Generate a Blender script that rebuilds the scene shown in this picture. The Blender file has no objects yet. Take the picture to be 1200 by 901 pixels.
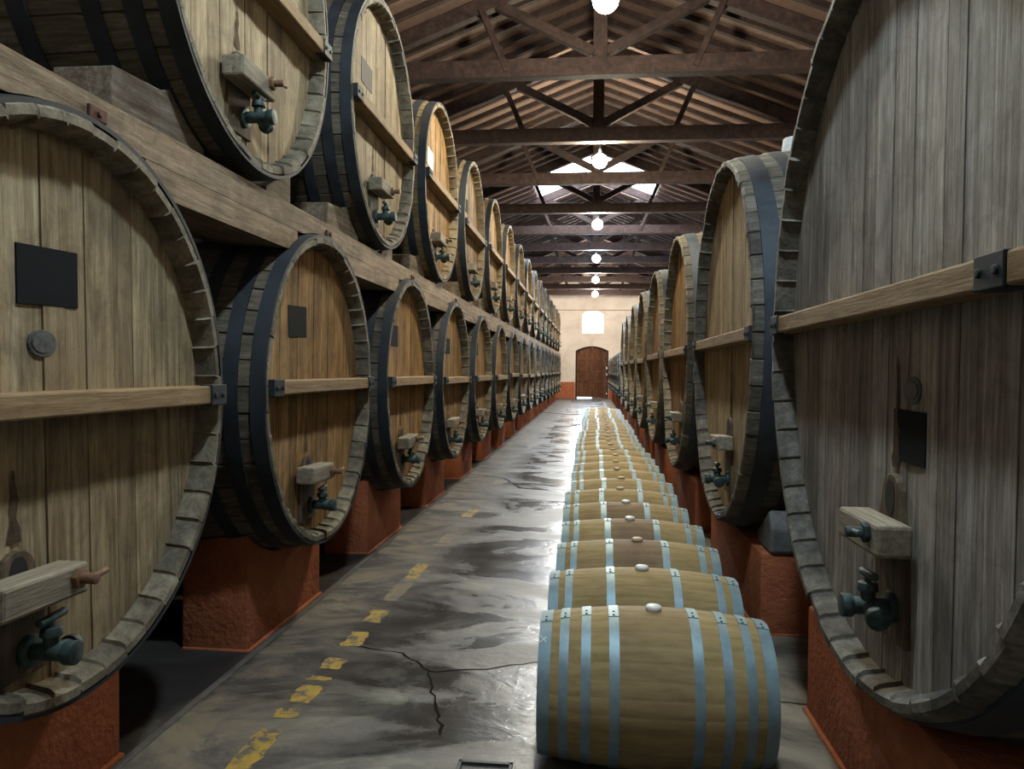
import bpy, bmesh, math, random
from mathutils import Vector, Matrix
random.seed(7)
PI = math.pi
scene = bpy.context.scene
COL = scene.collection

# ------------------------------------------------------------------ camera
F_PX, YAW, PITCH, ROLL, EYE = 912.2, 0.1026, -0.0185, 0.0099, 1.65
fwd = Vector((-math.sin(YAW)*math.cos(PITCH), math.cos(YAW)*math.cos(PITCH), math.sin(PITCH)))
r0 = Vector((math.cos(YAW), math.sin(YAW), 0)); u0 = r0.cross(fwd)
rt = r0*math.cos(ROLL) + u0*math.sin(ROLL); up = -r0*math.sin(ROLL) + u0*math.cos(ROLL)
cam_d = bpy.data.cameras.new('camera'); cam = bpy.data.objects.new('camera', cam_d); COL.objects.link(cam)
cam_d.sensor_width = 36; cam_d.lens = F_PX/1200*36; cam_d.clip_start = .05; cam_d.clip_end = 200
m = Matrix((rt, up, -fwd)).transposed().to_4x4(); m.translation = Vector((0, 0, EYE)); cam.matrix_world = m
scene.camera = cam

def on_floor(px, py):                       # floor point seen at a photo pixel
    d = fwd*F_PX + rt*(px-600) - up*(py-450.5)
    t = -EYE/d.z
    return Vector((d.x*t, d.y*t, 0))

# ------------------------------------------------------------------ node helpers
def new_mat(name):
    mt = bpy.data.materials.new(name); mt.use_nodes = True
    nt = mt.node_tree
    return mt, nt, nt.nodes['Principled BSDF']
def nd(nt, typ, **kw):
    n = nt.nodes.new(typ)
    for k, v in kw.items():
        if k in n.inputs: n.inputs[k].default_value = v
        else: setattr(n, k, v)
    return n
def ln(nt, a, b): nt.links.new(a, b)
def ramp(nt, fac, stops):
    n = nt.nodes.new('ShaderNodeValToRGB'); e = n.color_ramp.elements
    while len(e) < len(stops): e.new(.5)
    for el, (p, c) in zip(e, stops):
        el.position = p; el.color = (*c, 1) if len(c) == 3 else c
    ln(nt, fac, n.inputs['Fac']); return n.outputs['Color']
def mix(nt, typ, fac, a, b):
    n = nt.nodes.new('ShaderNodeMix'); n.data_type = 'RGBA'; n.blend_type = typ; n.clamp_result = False
    for sock, v in ((n.inputs[0], fac), (n.inputs[6], a), (n.inputs[7], b)):
        if hasattr(v, 'links'): ln(nt, v, sock)
        elif isinstance(v, (int, float)): sock.default_value = v if sock.type == 'VALUE' else (v, v, v, 1)
        else: sock.default_value = (*v, 1)
    return n.outputs[2]
def mth(nt, op, a, b=None, clamp=False):
    n = nt.nodes.new('ShaderNodeMath'); n.operation = op; n.use_clamp = clamp
    for i, v in enumerate((a, b)):
        if v is None: continue
        if hasattr(v, 'links'): ln(nt, v, n.inputs[i])
        else: n.inputs[i].default_value = v
    return n.outputs[0]
def noise(nt, vec, scale, detail=5, rough=.6, dist=0.):
    n = nd(nt, 'ShaderNodeTexNoise', Scale=scale, Detail=detail, Roughness=rough, Distortion=dist)
    ln(nt, vec, n.inputs['Vector']); return n.outputs['Fac']
def scaled(nt, vec, s, loc=(0, 0, 0)):
    n = nd(nt, 'ShaderNodeMapping'); n.inputs['Scale'].default_value = s; n.inputs['Location'].default_value = loc
    ln(nt, vec, n.inputs['Vector']); return n.outputs[0]
def bump(nt, bsdf, h, strength=.3, dist=.01):
    n = nd(nt, 'ShaderNodeBump', Strength=strength, Distance=dist)
    ln(nt, h, n.inputs['Height']); ln(nt, n.outputs[0], bsdf.inputs['Normal'])
def obj_vec(nt):                            # object coordinates shifted by a per-object random
    tc = nd(nt, 'ShaderNodeTexCoord'); oi = nd(nt, 'ShaderNodeObjectInfo')
    sh = nd(nt, 'ShaderNodeVectorMath', operation='SCALE'); sh.inputs[0].default_value = (13.1, 7.7, 9.3)
    ln(nt, oi.outputs['Random'], sh.inputs['Scale'])
    ad = nd(nt, 'ShaderNodeVectorMath', operation='ADD'); ln(nt, tc.outputs['Object'], ad.inputs[0]); ln(nt, sh.outputs[0], ad.inputs[1])
    return ad.outputs[0], oi.outputs['Random'], tc.outputs['Object']

def wood(name, dark, mid, light, grain=(6, 6, .5), dirt=.5, dirtcol=(.05, .045, .04), rough=.75, tone=.5, island=True, b=.35, nst=0):
    q = .85 if 'roof' in name else (.82 if 'head' in name else .68)
    dark, mid, light, dirtcol = [tuple(x*q for x in cc) for cc in (dark, mid, light, dirtcol)]
    mt, nt, bs = new_mat(name)
    v, rnd, raw = obj_vec(nt)
    gv = scaled(nt, v, grain)
    g = noise(nt, gv, 6, 8, .65, .4)
    c = ramp(nt, g, [(.28, dark), (.5, mid), (.72, light)])
    fine = noise(nt, scaled(nt, v, tuple(x*4 for x in grain)), 7, 4, .7)
    c = mix(nt, 'MULTIPLY', .55, c, ramp(nt, fine, [(.3, (.6, .57, .55)), (.62, (1.1, 1.1, 1.1))]))
    if 'head' in name or 'chock' in name or 'timber' in name:
        sv = scaled(nt, v, tuple(x*.45 for x in grain), (3, 5, 8))
        st = noise(nt, sv, 3., 7, .7, 1.2)
        c = mix(nt, 'MULTIPLY', .8, c, ramp(nt, st, [(.33, (.38, .33, .29)), (.5, (.95, .93, .9)), (.7, (1.2, 1.2, 1.18))]))
        bl = noise(nt, v, 5.5, 7, .72, .8)
        c = mix(nt, 'MULTIPLY', .55, c, ramp(nt, bl, [(.36, (.5, .47, .45)), (.55, (1.05, 1.05, 1.05))]))
    if island:
        geo = nd(nt, 'ShaderNodeNewGeometry')
        k = mth(nt, 'FRACT', mth(nt, 'ADD', geo.outputs['Random Per Island'], rnd))
        c = mix(nt, 'MULTIPLY', tone, c, ramp(nt, k, [(0, (.55, .5, .45)), (.4, (.95, .9, .82)), (.75, (1.0, 1.02, 1.0)), (1, (1.28, 1.22, 1.1))]))
    if nst:
        sx = nd(nt, 'ShaderNodeSeparateXYZ'); ln(nt, raw, sx.inputs[0])
        a = mth(nt, 'FLOOR', mth(nt, 'MULTIPLY', mth(nt, 'ADD', mth(nt, 'ARCTAN2', sx.outputs['Z'], sx.outputs['Y']), 2*PI), nst/(2*PI)))
        wn = nd(nt, 'ShaderNodeTexWhiteNoise', noise_dimensions='1D'); ln(nt, mth(nt, 'ADD', a, mth(nt, 'MULTIPLY', rnd, 57.)), wn.inputs['W'])
        c = mix(nt, 'MULTIPLY', tone, c, ramp(nt, wn.outputs['Value'], [(0, (.5, .48, .46)), (.5, (.95, .93, .9)), (1, (1.3, 1.28, 1.22))]))
    c = mix(nt, 'MULTIPLY', .6, c, ramp(nt, rnd, [(0, (.8, .78, .76)), (1, (1.15, 1.1, 1.0))]))
    d = noise(nt, scaled(nt, v, (1.6, 1.6, .7)), 2.1, 6, .7, .6)
    df = mth(nt, 'MULTIPLY', ramp(nt, d, [(.5, (0, 0, 0)), (.75, (1, 1, 1))]), dirt)
    c = mix(nt, 'MIX', df, c, dirtcol)
    ln(nt, c, bs.inputs['Base Color']); bs.inputs['Roughness'].default_value = rough
    bs.inputs['Specular IOR Level'].default_value = .25
    bump(nt, bs, mth(nt, 'ADD', g, fine), b, .006)
    return mt
GV = (7, 7, .45)      # grain up and down (local z)
GX = (.5, 7, 7)       # grain along local x
GY = (7, .45, 7)
M = {}
M['head_gold'] = wood('oak_head_golden', (.15, .082, .034), (.33, .2, .085), (.53, .36, .17), GV, .7, (.085, .062, .042), tone=.75)
M['head_pale'] = wood('oak_head_pale', (.26, .2, .125), (.43, .35, .23), (.58, .5, .35), GV, .65, (.14, .115, .085), tone=.65)
M['head_grey'] = wood('oak_head_grey', (.17, .158, .146), (.35, .335, .32), (.56, .55, .54), (9, 9, .4), .6, (.09, .082, .075), tone=.55)
M['stave_gold'] = wood('oak_staves', (.075, .06, .042), (.165, .14, .105), (.3, .27, .21), GX, .6, (.05, .05, .05), tone=.7, island=False, b=.5, nst=44)
M['stave_pale'] = wood('oak_staves_upper', (.17, .12, .06), (.33, .24, .13), (.48, .37, .22), GX, .45, (.06, .055, .05), tone=.5, island=False, b=.5, nst=44)
M['stave_grey'] = wood('oak_staves_grey', (.09, .085, .07), (.2, .19, .165), (.36, .35, .31), GX, .6, (.04, .04, .04), tone=.7, island=False, b=.5, nst=52)
M['chime_gold'] = wood('oak_stave_ends', (.1, .088, .062), (.25, .22, .165), (.4, .37, .29), (2.2, 2.2, 2.2), .75, (.05, .047, .04), tone=.75, island=False, b=.6, nst=44)
M['chime_pale'] = wood('oak_stave_ends_upper', (.15, .115, .07), (.3, .235, .145), (.43, .36, .24), (2.2, 2.2, 2.2), .5, (.06, .055, .045), tone=.6, island=False, b=.6, nst=44)
M['chime_grey'] = wood('oak_stave_ends_grey', (.075, .07, .06), (.19, .18, .155), (.34, .33, .29), (2.2, 2.2, 2.2), .75, (.04, .04, .037), tone=.75, island=False, b=.6, nst=52)
M['bar'] = wood('oak_crossbar', (.22, .13, .06), (.4, .27, .14), (.55, .4, .23), GY, .3, (.06, .05, .04), tone=0, island=False)
M['block'] = wood('weathered_block', (.18, .15, .11), (.33, .29, .22), (.5, .45, .36), GY, .4, (.05, .05, .045), tone=0, island=False, b=.5)
M['timber'] = wood('rough_timber', (.2, .135, .08), (.36, .265, .17), (.52, .42, .3), GY, .5, (.07, .055, .045), tone=.3, b=.5)
M['chock'] = wood('chock_timber', (.13, .1, .07), (.25, .2, .15), (.42, .37, .31), GY, .5, (.08, .05, .04), tone=.3, b=.6)
M['hatch'] = wood('hatch_boards', (.06, .045, .03), (.14, .1, .065), (.26, .2, .13), GV, .6, (.02, .018, .016), tone=.3)
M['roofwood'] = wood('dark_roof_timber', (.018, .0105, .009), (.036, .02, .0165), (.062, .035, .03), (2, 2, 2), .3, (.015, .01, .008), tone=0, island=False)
M['doorwood'] = wood('door_timber', (.08, .035, .017), (.2, .085, .04), (.36, .17, .085), GV, .35, (.04, .018, .01), tone=.85)
def simple(name, col, rough=.5, metal=0., var=.3, scale=8, bstr=.15, spec=.5, col2=None):
    mt, nt, bs = new_mat(name)
    v, rnd, raw = obj_vec(nt)
    n = noise(nt, v, scale, 6, .65, .2)
    c2 = col2 or tuple(x*(1-var) for x in col)
    c = ramp(nt, n, [(.35, c2), (.65, col)])
    ln(nt, c, bs.inputs['Base Color'])
    r = mth(nt, 'ADD', mth(nt, 'MULTIPLY', n, .25), rough-.12); ln(nt, r, bs.inputs['Roughness'])
    bs.inputs['Metallic'].default_value = metal; bs.inputs['Specular IOR Level'].default_value = spec
    if bstr: bump(nt, bs, n, bstr, .008)
    return mt
M['iron'] = simple('black_iron_hoop', (.03, .037, .044), .68, .15, .4, 5, .2, .3, col2=(.016, .018, .021))
M['iron_blue'] = simple('blue_grey_iron_hoop', (.055, .07, .085), .62, .25, .4, 5, .2, .3, col2=(.03, .036, .045))
M['rust'] = simple('rusty_iron', (.12, .05, .03), .8, .3, .5, 20, .3)
M['dim'] = simple('dim_grey_board', (.075, .07, .058), .8, 0, .4, 20, .1)
M['slate'] = simple('slate_black', (.009, .011, .014), .85, 0, .3, 12, .05, .12)
M['plate'] = simple('grey_metal_plate', (.13, .14, .145), .5, .5, .5, 30, .3)
M['bronze'] = simple('verdigris_bronze', (.06, .1, .095), .6, .4, .5, 18, .3, col2=(.02, .03, .03))
M['stain'] = simple('dark_wine_stain', (.05, .035, .025), .8, 0, .5, 25, 0, .1, col2=(.11, .075, .045))
M['hole'] = simple('dark_hole', (.008, .007, .006), .9, 0, .2, 5, 0)
M['peg'] = simple('peg_wood', (.2, .1, .05), .7, 0, .4, 18, .3)
M['orange'] = simple('orange_limewash', (.42, .14, .062), .85, 0, .25, 6, .0, .2, col2=(.31, .093, .042))
nt = M['orange'].node_tree; bs = nt.nodes['Principled BSDF']
tc = nd(nt, 'ShaderNodeTexCoord')
bump(nt, bs, noise(nt, tc.outputs['Object'], 28, 6, .6), .8, .02)
M['stone'] = simple('grey_stone', (.19, .19, .185), .85, 0, .4, 14, .5, .3)
M['galv'] = simple('galvanised_hoop', (.28, .38, .42), .52, .5, .25, 9, .08, .4, col2=(.19, .27, .31))
M['rivet'] = simple('rivet_steel', (.06, .065, .07), .5, .5, .3, 20, 0)
M['bungw'] = simple('white_silicone_bung', (.72, .73, .7), .45, 0, .1, 12, 0)
M['bungt'] = simple('tan_bung', (.5, .42, .25), .55, 0, .2, 12, 0)
M['chalk'] = simple('white_chalk', (.75, .78, .78), .9, 0, .2, 40, 0)
M['paper'] = simple('white_paper', (.75, .74, .7), .8, 0, .1, 20, 0)
M['cable'] = simple('black_cable', (.02, .02, .02), .6, 0, .2, 5, 0)

def barrel_oak(name, stain):
    mt, nt, bs = new_mat(name)
    v, rnd, raw = obj_vec(nt)
    g = noise(nt, scaled(nt, v, (1.2, 9, 9)), 5, 7, .62, .3)
    c = ramp(nt, g, [(.25, (.25, .18, .08)), (.5, (.34, .255, .122)), (.75, (.41, .32, .165))])
    c = mix(nt, 'MULTIPLY', .6, c, ramp(nt, rnd, [(0, (.86, .84, .8)), (1, (1.12, 1.08, 1.0))]))
    d = noise(nt, v, 3.2, 6, .65, .5)
    c = mix(nt, 'MULTIPLY', .5, c, ramp(nt, d, [(.35, (.62, .58, .55)), (.6, (1, 1, 1))]))
    if stain:
        sx = nd(nt, 'ShaderNodeSeparateXYZ'); ln(nt, raw, sx.inputs[0])
        ax = mth(nt, 'ABSOLUTE', sx.outputs['X'])
        band = mth(nt, 'MULTIPLY', mth(nt, 'SUBTRACT', .165, ax), 30, True)
        f = mth(nt, 'MULTIPLY', band, mth(nt, 'MULTIPLY', ramp(nt, d, [(.3, (1, 1, 1)), (.75, (.35, .35, .35))]), stain))
        c = mix(nt, 'MIX', f, c, (.14, .088, .07))
    ln(nt, c, bs.inputs['Base Color']); bs.inputs['Roughness'].default_value = .68
    bs.inputs['Specular IOR Level'].default_value = .12
    bump(nt, bs, g, .15, .004)
    return mt
M['barrel0'] = barrel_oak('new_oak_barrel', 0.)
M['barrel1'] = barrel_oak('new_oak_barrel_light_stain', .35)
M['barrel2'] = barrel_oak('new_oak_barrel_wine_stain', .85)

def plaster():
    mt, nt, bs = new_mat('cream_plaster'); v, rnd, raw = obj_vec(nt)
    n = noise(nt, v, .9, 7, .65, .3); n2 = noise(nt, v, 9, 5, .6)
    c = ramp(nt, n, [(.3, (.5, .43, .36)), (.6, (.65, .58, .5))])
    ln(nt, c, bs.inputs['Base Color']); bs.inputs['Roughness'].default_value = .85
    bump(nt, bs, mth(nt, 'ADD', n, n2), .3, .02); return mt
M['plaster'] = plaster()
def reed():
    mt, nt, bs = new_mat('reed_ceiling'); v, rnd, raw = obj_vec(nt)
    n = noise(nt, scaled(nt, v, (1, 30, 1)), 3, 5, .6); n2 = noise(nt, v, 14, 4, .7)
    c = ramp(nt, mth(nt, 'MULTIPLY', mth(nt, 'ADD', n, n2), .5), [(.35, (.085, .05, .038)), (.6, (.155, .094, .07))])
    ln(nt, c, bs.inputs['Base Color']); bs.inputs['Roughness'].default_value = .8
    bump(nt, bs, n, .5, .02); return mt
M['reed'] = reed()
def floor_mat():
    mt, nt, bs = new_mat('wet_concrete'); tc = nd(nt, 'ShaderNodeTexCoord'); p = tc.outputs['Object']
    big = noise(nt, scaled(nt, p, (.8, 1.1, 1)), .95, 8, .62, .9)
    mid = noise(nt, scaled(nt, p, (.8, 1.2, 1), (9, 4, 0)), 2.0, 9, .66, 1.2)
    wet = noise(nt, scaled(nt, p, (.6, 1.1, 1), (3.7, 1.2, 0)), .9, 8, .62, 1.2)
    fine = noise(nt, p, 18, 6, .7)
    sx = nd(nt, 'ShaderNodeSeparateXYZ'); ln(nt, p, sx.inputs[0])
    jx = mth(nt, 'ADD', sx.outputs['X'], mth(nt, 'MULTIPLY', mth(nt, 'SUBTRACT', fine, .5), .06))
    c = ramp(nt, mid, [(.3, (.028, .022, .017)), (.42, (.058, .052, .046)), (.55, (.085, .083, .08)), (.7, (.115, .112, .1))])
    # pale lime bloom in crisp-edged patches
    pale = ramp(nt, mth(nt, 'ADD', mth(nt, 'MULTIPLY', big, .6), mth(nt, 'MULTIPLY', mid, .4)), [(.545, (0, 0, 0)), (.6, (1, 1, 1))])
    c = mix(nt, 'MIX', mth(nt, 'MULTIPLY', pale, .8), c, (.2, .195, .155))
    c = mix(nt, 'MULTIPLY', .6, c, ramp(nt, fine, [(.3, (.6, .58, .55)), (.65, (1.15, 1.15, 1.15))]))
    wf = ramp(nt, wet, [(.44, (0, 0, 0)), (.54, (1, 1, 1))])
    c = mix(nt, 'MULTIPLY', wf, c, (.55, .56, .6))
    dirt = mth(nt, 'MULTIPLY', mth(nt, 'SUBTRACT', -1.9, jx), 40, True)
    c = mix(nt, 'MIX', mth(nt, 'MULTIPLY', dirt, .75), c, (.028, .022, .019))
    near = mth(nt, 'MULTIPLY', mth(nt, 'SUBTRACT', -1.0, jx), 1.4, True)
    silt = mth(nt, 'MULTIPLY', mth(nt, 'MULTIPLY', near, mth(nt, 'SUBTRACT', 1, dirt)), ramp(nt, mid, [(.42, (0, 0, 0)), (.62, (.8, .8, .8))]))
    c = mix(nt, 'MIX', silt, c, (.17, .135, .085))
    rgt = mth(nt, 'MULTIPLY', mth(nt, 'SUBTRACT', jx, .55), 4, True)
    c = mix(nt, 'MIX', mth(nt, 'MULTIPLY', rgt, ramp(nt, mid, [(.35, (.2, .2, .2)), (.6, (.9, .9, .9))])), c, (.2, .175, .135))
    ln(nt, c, bs.inputs['Base Color'])
    dry = mth(nt, 'MAXIMUM', mth(nt, 'MAXIMUM', dirt, rgt), mth(nt, 'MULTIPLY', near, .8))
    wet2 = mth(nt, 'MULTIPLY', wf, mth(nt, 'SUBTRACT', 1, dry))
    r = mth(nt, 'ADD', mth(nt, 'MULTIPLY', mth(nt, 'SUBTRACT', 1, wet2), .3), mth(nt, 'ADD', .12, mth(nt, 'MULTIPLY', mid, .16)))
    r = mth(nt, 'ADD', r, mth(nt, 'MULTIPLY', dry, .25))
    ln(nt, r, bs.inputs['Roughness'])
    ln(nt, mth(nt, 'SUBTRACT', .7, mth(nt, 'MULTIPLY', dry, .5)), bs.inputs['Specular IOR Level'])
    h = mth(nt, 'ADD', mth(nt, 'MULTIPLY', fine, .4), mth(nt, 'ADD', big, mid))
    bump(nt, bs, h, .3, .025)
    return mt
M['floor'] = floor_mat()
M['crack'] = simple('wet_crack', (.01, .009, .008), .9, 0, .3, 20, 0, .05)
M['edge'] = simple('worn_kerb_edge', (.09, .08, .066), .75, 0, .5, 12, .4, col2=(.05, .045, .04))
def paint():
    mt, nt, bs = new_mat('worn_yellow_paint'); tc = nd(nt, 'ShaderNodeTexCoord'); p = tc.outputs['Object']
    n = noise(nt, p, 14, 7, .7, .5)
    c = ramp(nt, n, [(.42, (.08, .075, .065)), (.52, (.33, .21, .025)), (.75, (.43, .3, .045))])
    ln(nt, c, bs.inputs['Base Color']); bs.inputs['Roughness'].default_value = .6; return mt
M['yellow'] = paint()
def paint2():
    mt, nt, bs = new_mat('faded_yellow_paint'); tc = nd(nt, 'ShaderNodeTexCoord'); p = tc.outputs['Object']
    n = noise(nt, p, 10, 7, .7, .5)
    c = ramp(nt, n, [(.42, (.09, .085, .075)), (.6, (.2, .15, .065))])
    ln(nt, c, bs.inputs['Base Color']); bs.inputs['Roughness'].default_value = .6; return mt
M['yellow_faded'] = paint2()
def emit(name, col, s):
    mt, nt, bs = new_mat(name)
    bs.inputs['Base Color'].default_value = (.8, .8, .8, 1)
    bs.inputs['Emission Color'].default_value = (*col, 1); bs.inputs['Emission Strength'].default_value = s
    return mt

# ------------------------------------------------------------------ mesh builder
class MB:
    def __init__(s): s.v = []; s.f = []
    def poly(s, pts, faces):
        o = len(s.v); s.v += [tuple(p) for p in pts]; s.f += [tuple(i+o for i in f) for f in faces]; return s
    def box(s, x0, x1, y0, y1, z0, z1, mat=None):
        P = [(x, y, z) for x in (x0, x1) for y in (y0, y1) for z in (z0, z1)]
        if mat is not None: P = [mat @ Vector(p) for p in P]
        return s.poly(P, [(0, 1, 3, 2), (4, 6, 7, 5), (0, 4, 5, 1), (2, 3, 7, 6), (0, 2, 6, 4), (1, 5, 7, 3)])
    def cyl(s, a, b, ra, rb=None, n=14, caps=True):
        a, b = Vector(a), Vector(b); rb = ra if rb is None else rb
        d = (b-a).normalized(); u = d.orthogonal().normalized(); w = d.cross(u)
        P = [];
        for c, r in ((a, ra), (b, rb)):
            for i in range(n):
                t = 2*PI*i/n; P.append(c + u*math.cos(t)*r + w*math.sin(t)*r)
        F = [(i, (i+1) % n, n+(i+1) % n, n+i) for i in range(n)]
        if caps: F += [tuple(range(n-1, -1, -1)), tuple(range(n, 2*n))]
        return s.poly(P, F)
    def lathe(s, prof, n=64, close=False, staves=0, groove=.006, jit=None):
        """prof: (x, r) revolved about the x axis; staves>0 cuts a groove at each stave joint"""
        if staves:
            fr = (0., .045, .5, .955); ang = [2*PI*(k+f)/staves for k in range(staves) for f in fr]
            dr = [(-groove if f == 0 else 0) for k in range(staves) for f in fr]; sid = [k for k in range(staves) for f in fr]
        else:
            ang = [2*PI*i/n for i in range(n)]; dr = [0]*n; sid = [0]*n
        n = len(ang); P = []
        for j, (x, r) in enumerate(prof):
            for i, t in enumerate(ang):
                rr = max(r + (dr[i] if r > .02 else 0), 1e-4); xx = x
                if jit: jx, jr = jit(j, sid[i]); xx += jx; rr += jr
                P.append((xx, rr*math.cos(t), rr*math.sin(t)))
        F = []
        L = len(prof)
        for j in range(L if close else L-1):
            a, b = j*n, ((j+1) % L)*n
            F += [(a+i, a+(i+1) % n, b+(i+1) % n, b+i) for i in range(n)]
        return s.poly(P, F)
    def prism(s, pts, x0, x1, pts2=None):
        """(y,z) outline pushed along x"""
        n = len(pts); p2 = pts2 or pts
        P = [(x0, *p) for p in pts] + [(x1, *p) for p in p2]
        F = [(i, (i+1) % n, n+(i+1) % n, n+i) for i in range(n)] + [tuple(range(n-1, -1, -1)), tuple(range(n, 2*n))]
        return s.poly(P, F)
    def mesh(s, name, mat, bevel=0., smooth=35, seg=2):
        me = bpy.data.meshes.new(name); me.from_pydata(s.v, [], s.f)
        bm = bmesh.new(); bm.from_mesh(me)
        bmesh.ops.recalc_face_normals(bm, faces=bm.faces)
        if bevel:
            es = [e for e in bm.edges if len(e.link_faces) == 2 and e.calc_face_angle(0) > .5]
            bmesh.ops.bevel(bm, geom=es, offset=bevel, segments=seg, affect='EDGES', profile=.5, clamp_overlap=True)
        bm.to_mesh(me); bm.free()
        for p in me.polygons: p.use_smooth = bool(smooth)
        if smooth: me.set_sharp_from_angle(angle=math.radians(smooth))
        me.materials.append(M[mat] if isinstance(mat, str) else mat)
        return me

def put(name, me, parent=None, loc=(0, 0, 0), rot=(0, 0, 0), mat=None):
    o = bpy.data.objects.new(name, me); COL.objects.link(o); o.location = loc; o.rotation_euler = rot
    if parent is not None: o.parent = parent
    if mat:
        o.material_slots[0].link = 'OBJECT'; o.material_slots[0].material = M[mat]
    return o
def thing(name, label, cat, loc=(0, 0, 0), rotz=0, group=None):
    o = bpy.data.objects.new(name, None); COL.objects.link(o); o.empty_display_size = .2
    o.location = loc; o.rotation_euler = (0, 0, rotz); tag(o, label, cat, group); return o
def tag(o, label, cat, group=None):
    o['label'] = label; o['category'] = cat
    if group: o['group'] = group
    return o
def struct(name, me, parent=None, label=None):
    o = put(name, me, parent)
    if parent is None: o['kind'] = 'structure'
    if label: o['label'] = label
    return o
ORD = ['first', 'second', 'third', 'fourth', 'fifth', 'sixth', 'seventh', 'eighth', 'ninth', 'tenth', 'eleventh', 'twelfth', 'thirteenth',
       'fourteenth', 'fifteenth', 'sixteenth', 'seventeenth', 'eighteenth', 'nineteenth', 'twentieth', 'twenty-first', 'twenty-second',
       'twenty-third', 'twenty-fourth', 'twenty-fifth', 'twenty-sixth', 'twenty-seventh', 'twenty-eighth', 'twenty-ninth']

# ------------------------------------------------------------------ the room
XC = .06                                     # roof axis
WL, WR, YB, YF = -4.2, 4.35, -5., 46.6
RIDGE, SLOPE = 7.72, .39
def roof_z(x): return RIDGE - SLOPE*abs(x-XC)
fl = struct('floor', MB().box(WL-.3, WR+.3, YB-.3, YF+.4, -.2, 0).mesh('floor', 'floor', smooth=0))
wl_top = roof_z(WL); wr_top = roof_z(WR)
struct('wall_left', MB().box(WL-.3, WL, YB, YF, 0, wl_top+.1).mesh('wall_left', 'plaster', smooth=0))
struct('wall_right', MB().box(WR, WR+.3, YB, YF, 0, wr_top+.1).mesh('wall_right', 'plaster', smooth=0))
gab = [(WL-.3, 0), (WR+.3, 0), (WR+.3, roof_z(WR+.3)+.1), (XC, RIDGE+.1), (WL-.3, roof_z(WL-.3)+.1)]
b = MB(); n = len(gab)
b.poly([(x, YB, z) for x, z in gab]+[(x, YB-.3, z) for x, z in gab], [(0, 1, 2, 3, 4), (9, 8, 7, 6, 5)]+[(i, (i+1) % 5, 5+(i+1) % 5, 5+i) for i in range(5)])
struct('wall_back', b.mesh('wall_back', 'plaster', smooth=0))
# far wall with its door and window openings
DX0, DX1, DSP, DTOP = -1.0, .95, 2.84, 3.12
QX0, QX1, QB, QSP, QT = -.62, .63, 3.89, 5.02, 5.2
def arch(x, x0, x1, sp, top):
    t = (2*(x-x0)/(x1-x0)-1); return sp + (top-sp)*(1-t*t)
b = MB()
def wall_strip(x0, x1, z0a, z0b, z1a, z1b):
    b.poly([(x0, YF, z0a), (x1, YF, z0b), (x1, YF, z1b), (x0, YF, z1a), (x0, YF+.4, z0a), (x1, YF+.4, z0b), (x1, YF+.4, z1b), (x0, YF+.4, z1a)],
           [(0, 1, 2, 3), (7, 6, 5, 4), (0, 4, 5, 1), (3, 2, 6, 7), (0, 3, 7, 4), (1, 5, 6, 2)])
xs = sorted(set([DX0, DX1, QX0, QX1, XC] + [DX0+(DX1-DX0)*i/16 for i in range(17)]))
wall_strip(WL-.3, DX0, 0, 0, roof_z(WL-.3)+.1, roof_z(DX0)+.1); wall_strip(DX1, WR+.3, 0, 0, roof_z(DX1)+.1, roof_z(WR+.3)+.1)
for a, c in zip(xs, xs[1:]):
    da, dc = arch(a, DX0, DX1, DSP, DTOP), arch(c, DX0, DX1, DSP, DTOP)
    if a >= QX0-1e-6 and c <= QX1+1e-6:
        wall_strip(a, c, da, dc, QB, QB); wall_strip(a, c, arch(a, QX0, QX1, QSP, QT), arch(c, QX0, QX1, QSP, QT), roof_z(a)+.1, roof_z(c)+.1)
    else: wall_strip(a, c, da, dc, roof_z(a)+.1, roof_z(c)+.1)
struct('wall_far', b.mesh('wall_far', 'plaster', smooth=0))
struct('baseboard_far', MB().box(WL, DX0-.02, YF-.02, YF+.005, 0, .98).box(DX1+.02, WR, YF-.02, YF+.005, 0, .98).mesh('baseboard_far', 'orange', smooth=0))
struct('baseboard_left', MB().box(WL-.005, WL+.02, YB, YF, 0, .98).mesh('baseboard_left', 'orange', smooth=0))
struct('baseboard_right', MB().box(WR-.02, WR+.005, YB, YF, 0, .98).mesh('baseboard_right', 'orange', smooth=0))
struct('trim_1', MB().box(WL, WR, YF-.05, YF+.01, 5.24, 5.28).mesh('trim_1', 'bar', .006, smooth=0))
# window
M['daylight'] = emit('daylit_frosted_pane', (.72, .86, 1.0), 70)
pts = [(x, arch(x, QX0, QX1, QSP, QT)) for x in [QX0+(QX1-QX0)*i/12 for i in range(13)]]
b = MB(); outl = [(QX0, QB)] + pts + [(QX1, QB)]
cx, cz = (QX0+QX1)/2, (QB+QT)/2
inn = [(cx+(x-cx)*.94, cz+(z-cz)*.94) for x, z in outl]; n = len(outl)
P = [(x, YF+.16, z) for x, z in outl]+[(x, YF+.16, z) for x, z in inn]+[(x, YF+.22, z) for x, z in outl]+[(x, YF+.22, z) for x, z in inn]
b.poly(P, [q for i in range(n) for j in [(i+1) % n] for q in ((i, j, n+j, n+i), (2*n+i, 3*n+i, 3*n+j, 2*n+j), (i, 2*n+i, 2*n+j, j), (n+i, n+j, 3*n+j, 3*n+i))])
win = struct('window_1', b.mesh('window_1', 'plaster', smooth=0))
b = MB(); b.poly([(x, YF+.19, z) for x, z in inn]+[(x, YF+.2, z) for x, z in inn], [tuple(range(n)), tuple(range(2*n-1, n-1, -1))]+[(i, (i+1) % n, n+(i+1) % n, n+i) for i in range(n)])
struct('pane', b.mesh('pane', 'daylight', smooth=0), win)
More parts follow.
